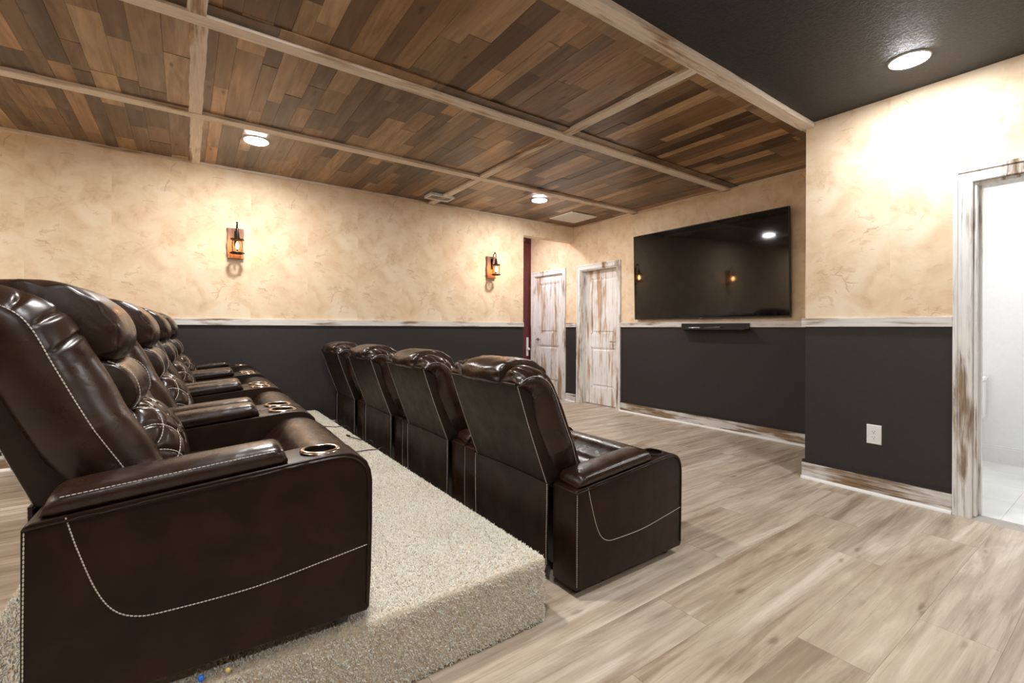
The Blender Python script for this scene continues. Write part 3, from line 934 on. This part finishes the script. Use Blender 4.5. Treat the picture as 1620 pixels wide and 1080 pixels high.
def pile():
    pts, nrm = [], []
    def grid(n, f, area):
        a = RNG.random((n, 2)); P, N = f(a); pts.append(P); nrm.append(N)
    # top, dense near the camera
    def top(x0, x1, y0, y1, dens):
        n = int((x1 - x0) * (y1 - y0) * dens)
        a = RNG.random((n, 2))
        P = np.stack([x0 + (x1 - x0) * a[:, 0], y0 + (y1 - y0) * a[:, 1], np.full(n, PZ)], 1)
        pts.append(P); nrm.append(np.tile([[0, 0, 1.0]], (n, 1)))
    top(0.02, PX1, PY0, 2.2, 52000); top(PX0, 0.02, PY0, 1.42, 52000)
    top(0.40, PX1, 2.2, 3.3, 30000); top(0.40, PX1, 3.3, PY1, 17000)
    top(PX0, -0.20, 1.42, 2.8, 36000); top(PX0, -0.20, 2.8, PY1, 9000)
    top(0.02, 0.40, 2.2, PY1, 1200)
    # near face (-Y) and the side toward the front row (+X)
    n = int((PX1 - PX0) * PZ * 52000); a = RNG.random((n, 2))
    pts.append(np.stack([PX0 + (PX1 - PX0) * a[:, 0], np.full(n, PY0), 0.004 + (PZ - 0.004) * a[:, 1]], 1)); nrm.append(np.tile([[0, -1.0, 0]], (n, 1)))
    n = int((PY1 - PY0) * PZ * 9000); a = RNG.random((n, 2))
    pts.append(np.stack([np.full(n, PX1), PY0 + (PY1 - PY0) * a[:, 0] ** 1.6, 0.004 + (PZ - 0.004) * a[:, 1]], 1)); nrm.append(np.tile([[1.0, 0, 0]], (n, 1)))
    P = np.concatenate(pts); N = np.concatenate(nrm)
    # round the edges: pull points near an edge along the bevel and blend normals
    r = 0.028
    dx1 = np.clip((P[:, 0] - (PX1 - r)) / r, 0, 1); dx0 = np.clip(((PX0 + r) - P[:, 0]) / r, 0, 1)
    dy0 = np.clip(((PY0 + r) - P[:, 1]) / r, 0, 1); dz = np.clip((P[:, 2] - (PZ - r)) / r, 0, 1)
    q = np.stack([dx1 - dx0, -dy0, dz], 1); L = np.maximum(1e-6, np.linalg.norm(q, axis=1))
    edge = (np.abs(q) > 0).sum(1) >= 2
    core = P - q * r
    sc = 1.0 / np.maximum(L, 1.0)
    P = np.where(edge[:, None], core + q * sc[:, None] * r, P)
    N = np.where(edge[:, None], q / L[:, None], N)
    n = len(P)
    dist = np.linalg.norm(P - np.array([0, 0, 1.14]), axis=1)
    jit = RNG.normal(size=(n, 3)) * 0.62
    D = N + jit + np.array([0.0, 0.0, -0.10]) * (np.abs(N[:, 2:3]) < 0.5)
    D /= np.linalg.norm(D, axis=1)[:, None]
    D = np.where(((D * N).sum(1) < 0.25)[:, None], D + N * 0.6, D); D /= np.linalg.norm(D, axis=1)[:, None]
    A = np.cross(D, RNG.normal(size=(n, 3))); A /= np.linalg.norm(A, axis=1)[:, None]
    B = np.cross(D, A)
    ln = (0.0078 + 0.0045 * RNG.random(n)); rad = 0.0016 * (1 + 0.22 * np.maximum(0, dist - 1.6))
    bend = RNG.normal(size=(n, 3)) * 0.003
    V = np.zeros((n, 7, 3)); base = P - N * 0.003
    for k in range(3):
        a = 2 * np.pi * k / 3
        o = (A * np.cos(a) + B * np.sin(a)) * rad[:, None]
        V[:, k] = base + o
        V[:, 3 + k] = base + D * (ln * 0.7)[:, None] + bend * 0.4 + o * 1.15
    V[:, 6] = base + D * ln[:, None] + bend
    F = []
    for k in range(3):
        j = (k + 1) % 3
        F += [[k, j, 3 + j], [k, 3 + j, 3 + k], [3 + k, 3 + j, 6]]
    F = (np.array(F)[None] + (np.arange(n) * 7)[:, None, None]).reshape(-1)
    me = bpy.data.meshes.new('carpet_pile')
    W = V.reshape(-1, 3) - np.array([cx, cy, 0]); W[:, 2] = np.maximum(W[:, 2], 0.001)
    me.vertices.add(len(W)); me.vertices.foreach_set('co', W.reshape(-1).astype(np.float32))
    nf = len(F) // 3
    me.loops.add(len(F)); me.loops.foreach_set('vertex_index', F.astype(np.int32))
    me.polygons.add(nf); me.polygons.foreach_set('loop_start', (np.arange(nf) * 3).astype(np.int32))
    me.polygons.foreach_set('use_smooth', np.ones(nf, dtype=bool))
    me.materials.append(M['carpet'])
    me.update(); me.validate()
    o = bpy.data.objects.new('carpet_pile', me); COL.objects.link(o); o.parent = plat; o['kind'] = 'stuff'
pile()
ZP = PZ + 0.0165      # level the chairs stand on, sunk a little into the pile

# little things on the carpet
b = MB(); b.lathe([(0.0003, 0.008), (0.0045, 0.0065), (0.0065, 0.002), (0.0065, -0.002), (0.0045, -0.0065), (0.0003, -0.008)], (0, 0, 0), 16)
o = b.build('bead', M['blue'], smooth=60); o.location = (0.033, 1.374, PZ + 0.019); tag(o, 'tiny bright blue bead on the carpet under nearest recliner', 'bead')
b = MB(); b.lathe([(0.0003, 0.006), (0.005, 0.004), (0.007, 0.0), (0.005, -0.004), (0.0003, -0.006)], (0, 0, 0), 9)
o = b.build('crumb', M['yellow'], smooth=60); o.location = (0.090, 1.370, PZ + 0.018); o.rotation_euler = (0.4, 0.5, 0.3); tag(o, 'tiny yellow crumb on the carpet beside the blue bead', 'crumb')


# ------------------------------------------------------------------ recliner
CW = 0.940            # width over both arms
AW = 0.150            # arm width
YC = CW / 2

def smooth_closed(pts, n):
    """closed smooth polygon through pts (2-D)"""
    k = len(pts); out = []
    for i in range(k):
        p0, p1, p2, p3 = [Vector(pts[(i + j - 1) % k]) for j in range(4)]
        m = max(2, n // k)
        for s in range(m):
            t = s / m
            out.append(0.5 * ((2 * p1) + (p2 - p0) * t + (2 * p0 - 5 * p1 + 4 * p2 - p3) * t * t + (3 * p1 - p0 - 3 * p2 + p3) * t ** 3))
    return out


def pillow(mb, prof, y0, y1, ny=24, power=4.0, mn=0.72, disp=None, nprof=48):
    """closed side profile (x,z) lofted across y, puffed in the middle"""
    P = smooth_closed(prof, nprof)
    c = sum(P, Vector((0, 0))) / len(P)
    rings = []
    for i in range(ny + 1):
        s = -1 + 2 * i / ny
        s = math.sin(s * math.pi / 2)
        k = mn + (1 - mn) * (max(0, 1 - abs(s) ** power)) ** 0.5
        y = (y0 + y1) / 2 + s * (y1 - y0) / 2
        ring = []
        for j, p in enumerate(P):
            q = c + (p - c) * k
            d = disp(j / len(P), s) if disp else 0
            n = (p - c).normalized()
            ring.append((q.x + n.x * d, y, q.y + n.y * d))
        rings.append(ring)
    mb.loft(rings)


def arm_top(x):
    return 0.456 + (0.512 - 0.456) * min(1, x / 0.60)


def make_arm_mesh():
    prof = [(0.0, 0.036), (0.0, 0.444), (0.004, 0.452), (0.014, 0.4575)] + [(x, arm_top(x)) for x in (0.1, 0.2, 0.3, 0.4, 0.5, 0.56, 0.60)] + \
           [(0.64, 0.513), (0.675, 0.509), (0.703, 0.497), (0.722, 0.478), (0.733, 0.452), (0.738, 0.42), (0.738, 0.30), (0.735, 0.15), (0.730, 0.045), (0.722, 0.036)]
    mb = MB(); mb.prism(prof, 0.0, AW, 'y')
    me = mb.mesh('arm', M['leather'], None, 0.009, 3)
    # cut the cup-holder well
    o = bpy.data.objects.new('arm', me); COL.objects.link(o)
    cb = MB(); cb.lathe([(0.0005, 0.425), (0.0445, 0.425), (0.0445, 0.60), (0.0005, 0.60)], (0.605, AW / 2, 0), 40, caps=False)
    cme = cb.mesh('cut', M['leather']); co = bpy.data.objects.new('cut', cme); COL.objects.link(co)
    md = o.modifiers.new('b', 'BOOLEAN'); md.operation = 'DIFFERENCE'; md.object = co; md.solver = 'EXACT'
    dg = bpy.context.evaluated_depsgraph_get()
    me2 = bpy.data.meshes.new_from_object(o.evaluated_get(dg))
    bpy.data.objects.remove(o); bpy.data.objects.remove(co)
    me2.polygons.foreach_set('use_smooth', [True] * len(me2.polygons))
    me2.set_sharp_from_angle(angle=math.radians(35))
    me2.name = 'arm'
    return me2


BOL = catmull([(0.19, 0, 0.43), (0.145, 0, 0.52), (0.085, 0, 0.64), (0.025, 0, 0.775), (-0.012, 0, 0.862), (-0.045, 0, 0.906), (-0.095, 0, 0.930), (-0.145, 0, 0.926), (-0.185, 0, 0.902)], 170)


def bolster(mb, st, side):
    """soft side bolster swept up the back and over the top; side=+1 -> low-y side"""
    n = len(BOL); rings = []; line = []
    M_ = 30
    darts = [0.60, 0.70, 0.79, 0.87, 0.94]
    for i, p in enumerate(BOL):
        t = i / (n - 1)
        a, b = BOL[max(0, i - 1)], BOL[min(n - 1, i + 1)]
        tg = (b - a).normalized(); nx, nz = tg.z, -tg.x      # outward (front / up) normal
        top = max(0, (t - 0.55) / 0.45)
        y_out = 0.158 - 0.026 * min(1, max(0, (p.z - 0.50) / 0.12)) + 0.018 * top ** 2
        y_in = 0.318 - 0.01 * top
        bulge = 0.070 - 0.034 * top
        depth = 0.115 - 0.045 * top
        endk = min(1, (1 - t) / 0.06 + 0.25) * min(1, t / 0.03 + 0.5)
        ring = []
        # rear-outer, outer side up to the stitch, front bulge, inner side, rear
        sec = []
        for k in range(9):          # outer side face
            s = k / 8
            sec.append((y_out + 0.030 * (1 - s) ** 2 - 0.010 * math.sin(math.pi * s), -depth * (1 - s), 0))
        for k in range(1, 17):      # front from stitch to the inner edge
            s = k / 16
            sec.append((y_out + (y_in - y_out) * s, bulge * (math.sin(math.pi * min(1, s * 0.92 + 0.0)) ** 0.75) + (-0.02) * s ** 3, s))
        for k in range(1, 5):
            s = k / 4
            sec.append((y_in - 0.004 * s, -0.02 - (depth - 0.02) * s, 1))
        for (yy, d, s) in sec:
            if s > 0:
                for dk in darts:
                    u_ = (t - dk - 0.075 * s - 0.008 * math.sin(6 * s + dk * 20)) / (0.006 + 0.008 * s)
                    amp = 0.017 if dk < 0.9 else 0.011
                    d -= amp * math.exp(-u_ * u_) * max(0, 1 - s * (1.25 + 0.5 * math.sin(dk * 50))) * min(1, s * 5)
                d += 0.004 * math.sin(26 * t + 5 * s) * math.sin(math.pi * s) * (0.4 + top)
            d *= endk
            y = yy if side > 0 else CW - yy
            ring.append((p.x + nx * d, y, p.z + nz * d))
        rings.append(ring)
        y = y_out - 0.0012
        line.append((p.x + nx * 0.0015 * endk, y if side > 0 else CW - y, p.z + nz * 0.0015))
    mb.loft(rings)
    dashes(st, line[2:-3], 0.0017)
    off = [(q[0] + 0.004, q[1] + (0.004 if side > 0 else -0.004), q[2] + 0.002) for q in line]


def shell_x(z):       # rear face of the back shell
    return -0.022 - 0.160 * (z - 0.46) / 0.435


def make_recliner():
    R = empty('recliner', (0, 0, 0))
    # arms
    am = make_arm_mesh()
    for side in (0, 1):
        yo = 0.0 if side == 0 else CW - AW
        out = yo - 0.0008 if side == 0 else CW + 0.0008
        o = bpy.data.objects.new('arm', am); COL.objects.link(o); o.parent = R; o.location = (0, yo, 0)
        pad = MB()
        rings = []
        nx = 40
        for i in range(nx + 1):
            t = i / nx; x = 0.026 + 0.484 * t
            e = min(1, (min(t, 1 - t) / 0.07)); e = math.sqrt(max(0.0, 1 - (1 - e) ** 2)) if e < 1 else 1
            h = 0.012 + (0.040 + 0.004 * math.sin(t * 3)) * e
            z0 = arm_top(x) + 0.0015
            w0, w1 = 0.001 + 0.012 * (1 - e), AW - 0.001 - 0.012 * (1 - e)
            ring = []
            for (sy, sz) in ((0.06, 0.0), (0.0, 0.18), (-0.012, 0.42), (0.0, 0.66), (0.05, 0.80), (0.14, 0.90), (0.28, 0.97), (0.5, 1.0), (0.72, 0.97), (0.86, 0.90), (0.95, 0.80), (1.0, 0.66), (1.012, 0.42), (1.0, 0.18), (0.94, 0.0)):
                ring.append((x, w0 + (w1 - w0) * sy, z0 + h * sz))
            rings.append(ring)
        pad.loft(rings)
        po = pad.build('arm_pad', M['leather_soft'], o, smooth=70)
        cu = MB()
        cu.lathe([(0.0440, 0.5035), (0.0440, 0.4280), (0.0410, 0.4270), (0.0005, 0.4265)], (0.605, AW / 2, 0), 40, caps=False)
        well = cu.build('cup_well', M['black'], o, smooth=40)
        cu = MB(); cu.lathe([(0.0435, 0.5085), (0.0430, 0.5160), (0.0470, 0.5185), (0.0545, 0.5165), (0.0560, 0.5110), (0.0435, 0.5085)], (0.605, AW / 2, 0), 44, caps=False)
        tag(cu.build('cup_holder_ring', M['cup_ring'], well, smooth=60), 'coppery metal cup holder rim')
        st = MB()
        s = -1 if side == 0 else 1
        yl = -0.0008 if side == 0 else AW + 0.0008
        sm = catmull([(0.070, yl, 0.458), (0.090, yl, 0.38), (0.120, yl, 0.285), (0.150, yl, 0.230), (0.190, yl, 0.203), (0.25, yl, 0.1955), (0.43, yl, 0.196), (0.60, yl, 0.216), (0.734, yl, 0.234)], 60)
        dashes(st, sm, 0.0018, 0.008); tag(st.build('side_seam_stitching', M['thread'], o, smooth=60), 'pale contrast stitching'); st = MB()
        tp = catmull([(0.004, yl, 0.444)] + [(x, yl, arm_top(x) - 0.012) for x in (0.03, 0.2, 0.4, 0.6)] + [(0.67, yl, 0.497), (0.708, yl, 0.472), (0.724, yl, 0.43), (0.7255, yl, 0.30), (0.722, yl, 0.06)], 80)
        ed = MB(); ed.tube([(q[0], q[1] * 0.6, q[2]) for q in tp], 0.0042, 6)
        ed.build('piping', M['leather'], o, smooth=60)
        bk = [(0.006, yl, 0.44), (0.005, yl, 0.25), (0.005, yl, 0.05)]
        dashes(st, bk, 0.0016); tag(st.build('rear_seam_stitching', M['thread'], o, smooth=60), 'pale contrast stitching'); st = MB()
        z_ = lambda x: arm_top(x) + 0.0015 + 0.040
        pl = [(x, yl + (0.0125 if side == 0 else -0.0125) * 0.25, z_(x)) for x in (0.06, 0.15, 0.25, 0.35, 0.45, 0.485)]
        dashes(st, pl, 0.0014)
        tag(st.build('pad_stitching', M['thread'], o, smooth=60), 'pale contrast stitching')
    # base and feet
    mb = MB(); mb.box(0.06, 0.66, AW + 0.012, CW - AW - 0.012, 0.05, 0.30); mb.build('base_frame', M['black'], R)
    for x in (0.06, 0.66):
        for y in (0.06, CW - 0.06):
            mb = MB(); mb.lathe([(0.0005, 0.0), (0.022, 0.0), (0.024, 0.006), (0.018, 0.0355), (0.0005, 0.0355)], (x, y, 0), 16)
            mb.build('foot', M['black'], R, smooth=40)
    # seat cushion and footrest
    mb = MB()
    pillow(mb, [(0.13, 0.28), (0.11, 0.36), (0.16, 0.392), (0.32, 0.392), (0.50, 0.402), (0.552, 0.440), (0.595, 0.482), (0.655, 0.495), (0.715, 0.478), (0.760, 0.43), (0.762, 0.365), (0.72, 0.318), (0.45, 0.275)], AW + 0.003, CW - AW - 0.003, 26, 6, 0.90)
    mb.build('seat_cushion', M['leather_soft'], R, smooth=80)
    mb = MB()
    pillow(mb, [(0.665, 0.07), (0.665, 0.20), (0.67, 0.31), (0.72, 0.325), (0.748, 0.28), (0.752, 0.18), (0.742, 0.09), (0.70, 0.06)], AW + 0.004, CW - AW - 0.004, 20, 8, 0.92)
    mb.build('footrest', M['leather_soft'], R, smooth=80)
    # back shell
    mb = MB()
    y0, y1 = 0.168, CW - 0.168
    rear = [(shell_x(0.44 + 0.455 * k / 8) - 0.004 * math.sin(math.pi * k / 8), 0.44 + 0.455 * k / 8) for k in range(9)]
    front = [(x + 0.085, z + 0.004) for x, z in rear[::-1]]
    mb.prism(rear + [(rear[-1][0] + 0.012, 0.903)] + front, y0, y1, 'y')
    shell = mb.build('back_shell', M['leather_back'], R, smooth=40, bevel=0.008)
    for yy in (y0 + 0.004, y1 - 0.004):
        st = MB(); dashes(st, [(x - 0.0005, yy, z) for x, z in rear], 0.0017)
        tag(st.build('stitching', M['thread'], shell, smooth=60), 'pale contrast stitching')
    mb = MB(); mb.tube([(rear[-1][0] - 0.001, y0 + 0.01, 0.896), (rear[-1][0] - 0.004, YC, 0.898), (rear[-1][0] - 0.001, y1 - 0.01, 0.896)], 0.006, 8)
    mb.build('piping', M['leather'], shell, smooth=60)
    # loose skirt below the back panel
    mb = MB()
    nu, nv = 44, 18
    grid = []
    for j in range(nv + 1):
        v = j / nv
        z = 0.448 - 0.365 * v + 0.0
        row_ = []
        for i in range(nu + 1):
            u = i / nu; y = 0.158 + (CW - 0.316) * u
            y += (0.012 * v) * math.sin(3.0 * v) * (1 if u < 0.5 else -1) * abs(u - 0.5) * 2
            wv = 0.010 * math.sin(math.pi * min(1, v * 1.15)) * (math.sin(9 * u + 0.6) + 0.6 * math.sin(21 * u + 2 * v))
            x = -0.024 - 0.004 * math.sin(math.pi * v * 0.62) + wv * 0.45 + 0.006 * v * v
            row_.append((x, y, z + 0.006 * math.sin(math.pi * u)))
        grid.append(row_)
    rings = []
    for row_ in grid:
        rings.append(row_ + [(x + 0.008, y, z) for (x, y, z) in row_[::-1]])
    mb.loft(rings)
    sk = mb.build('back_skirt', M['leather_back'], R, smooth=70)
    for i in (0, nu):
        st = MB(); dashes(st, [(r_[i][0] - 0.0008, r_[i][1] + (0.003 if i == 0 else -0.003), r_[i][2]) for r_ in grid], 0.0018)
        tag(st.build('stitching', M['thread'], sk, smooth=60), 'pale contrast stitching')
    # bolsters
    for side in (1, -1):
        mb, st = MB(), MB()
        bolster(mb, st, side)
        bo = mb.build('side_bolster', M['leather_soft'], R, smooth=80)
        tag(st.build('stitching', M['thread'], bo, smooth=60), 'pale contrast stitching')
    # headrest, rolled over the top
    def hd(j, s):
        g = max(0, abs(s) - 0.80) / 0.20
        return 0.005 * g * math.sin(j * 70) + 0.0015 * math.sin(j * 31 + s * 5)
    mb = MB()
    ya, yb = 0.300, CW - 0.300
    pillow(mb, [(-0.200, 0.890), (-0.212, 0.925), (-0.198, 0.962), (-0.15, 0.990), (-0.08, 1.000), (-0.01, 0.994), (0.055, 0.970), (0.105, 0.925), (0.132, 0.865), (0.130, 0.805), (0.095, 0.775), (0.02, 0.80), (-0.06, 0.86), (-0.14, 0.885)],
           ya, yb, 34, 5, 0.84, hd, 84)
    mb.build('headrest', M['leather_soft'], R, smooth=80)
    # lumbar roll
    mb = MB()
    pillow(mb, [(0.0, 0.775), (0.07, 0.785), (0.125, 0.765), (0.158, 0.722), (0.166, 0.672), (0.145, 0.632), (0.08, 0.612), (0.01, 0.66)], ya + 0.004, yb - 0.004, 24, 5, 0.86)
    lu = mb.build('lumbar_pillow', M['leather_soft'], R, smooth=80)
    for yy in (ya + 0.022, yb - 0.022):
        st = MB(); dashes(st, catmull([(0.095, yy, 0.777), (0.135, yy, 0.756), (0.159, yy, 0.720), (0.166, yy, 0.672), (0.148, yy, 0.634)], 20), 0.0017)
        tag(st.build('stitching', M['thread'], lu, smooth=60), 'pale contrast stitching')
    # quilted lower back
    cen = catmull([(0.09, 0, 0.636), (0.155, 0, 0.632), (0.200, 0, 0.605), (0.236, 0, 0.555), (0.258, 0, 0.495), (0.264, 0, 0.430), (0.256, 0, 0.385)], 61)
    def tri(a):
        return abs((a % 1.0) - 0.5) * 2          # 1 at integers
    nq = 72
    def qpt(i, u, gd=0.010):
        t = i / 60; p = cen[i]
        a, b = cen[max(0, i - 1)], cen[min(60, i + 1)]
        tg = (b - a).normalized(); nx, nz = -tg.z, tg.x
        if nx < 0: nx, nz = -nx, -nz
        y = ya + 0.004 + (yb - ya - 0.008) * u
        edge = (1 - abs(2 * u - 1) ** 5)
        g1 = tri(t * 3.6 + u * 3.6); g2 = tri((t - u) * 3.6)
        gr = max(g1, g2)
        d = 0.016 * edge - gd * max(0, (gr - 0.62) / 0.38) ** 1.6 - 0.05 * (1 - edge)
        return (p.x + nx * d, y, p.z + nz * d)
    rings = [[qpt(i, k / nq) for k in range(nq + 1)] + [(0.08, yb - 0.004, cen[i].z - 0.0), (0.08, ya + 0.004, cen[i].z - 0.0)] for i in range(61)]
    mb = MB(); mb.loft(rings)
    qu = mb.build('quilted_cushion', M['leather_soft'], R, smooth=70)
    st = MB()
    for sgn in (1, -1):
        for m in range(-4, 9):
            line = []
            for i in range(4, 60):
                t = i / 60
                u = (m - t * 3.6) / 3.6 * sgn if sgn > 0 else (t * 3.6 - m + 4) / 3.6
                if 0.02 < u < 0.98:
                    q = qpt(i, u, 0.0055); line.append((q[0] + 0.0008, q[1], q[2] + 0.0004))
            if len(line) > 4: dashes(st, line, 0.0018)
    tag(st.build('stitching', M['thread'], qu, smooth=60), 'pale diamond quilting thread')
    return R

proto = make_recliner()
PITCH = 0.955
back_labels = ['brown leather recliner nearest the camera on the carpeted platform',
               'brown leather recliner second from the camera on the carpeted platform',
               'brown leather recliner third from the camera on the carpeted platform',
               'brown leather recliner on the carpeted platform closest to the back wall']
front_labels = ['brown leather recliner on the floor closest to the camera, outer side panel facing camera',
                'brown leather recliner on the floor second from the camera, seen from behind',
                'brown leather recliner on the floor third from the camera, seen from behind',
                'brown leather recliner on the floor in front row closest to the back wall']
TH = math.radians(1.6)
for i in range(4):
    o = proto if i == 0 else copy_tree(proto)
    o.location = (-0.282 + math.sin(TH) * PITCH * i, 1.378 + math.cos(TH) * PITCH * i, ZP)
    o.rotation_euler = (0, 0, -TH)
    tag(o, back_labels[i], 'recliner', 'recliners of the back row on the carpeted platform')
for i in range(4):
    o = copy_tree(proto)
    o.location = (1.335, 1.414 + 0.953 * i, 0)
    o.rotation_euler = (0, 0, 0)
    tag(o, front_labels[i], 'recliner', 'recliners of the front row on the floor')
    for arm_ in kids(o):
        for well_ in kids(arm_):
            for ring_ in kids(well_):
                ring_.material_slots[0].link = 'OBJECT'
                ring_.material_slots[0].material = M['black_metal']
                ring_['label'] = 'dark metal cup holder rim'

# power cords on the platform behind the front row
def cord(pts, label):
    P = [(x, y, PZ + 0.014 + dz) for (x, y, dz) in pts]
    c = Vector(P[len(P) // 2])
    mb = MB(); mb.tube([Vector(p) - c for p in catmull(P, 30)], 0.0035, 7)
    o = mb.build('power_cord', M['black'], smooth=60); o.location = c
    tag(o, label, 'cord', 'black recliner cords on the carpet')
    return o
cord([(0.85, 4.40, 0), (0.98, 4.29, 0.003), (1.08, 4.20, 0), (1.168, 4.13, 0.002), (1.185, 4.11, -0.12)], 'black power cord on the carpet nearest the back wall')
c2 = cord([(1.06, 3.76, 0.006), (1.10, 3.67, 0.0), (1.14, 3.56, 0), (1.168, 3.49, 0.002), (1.185, 3.46, -0.12)], 'black power cord with plug end lying free on carpet, middle of three')
mb = MB(); mb.tube([(1.068, 3.742, PZ + 0.0245), (1.055, 3.771, PZ + 0.026)], 0.0075, 8); pl = mb.build('plug', M['black'], c2, smooth=40); pl.location = -c2.location
cord([(0.98, 3.28, 0), (1.06, 3.265, 0.003), (1.12, 3.26, 0), (1.168, 3.25, 0.002), (1.185, 3.248, -0.12)], 'straight black power cord on the carpet nearest the camera')
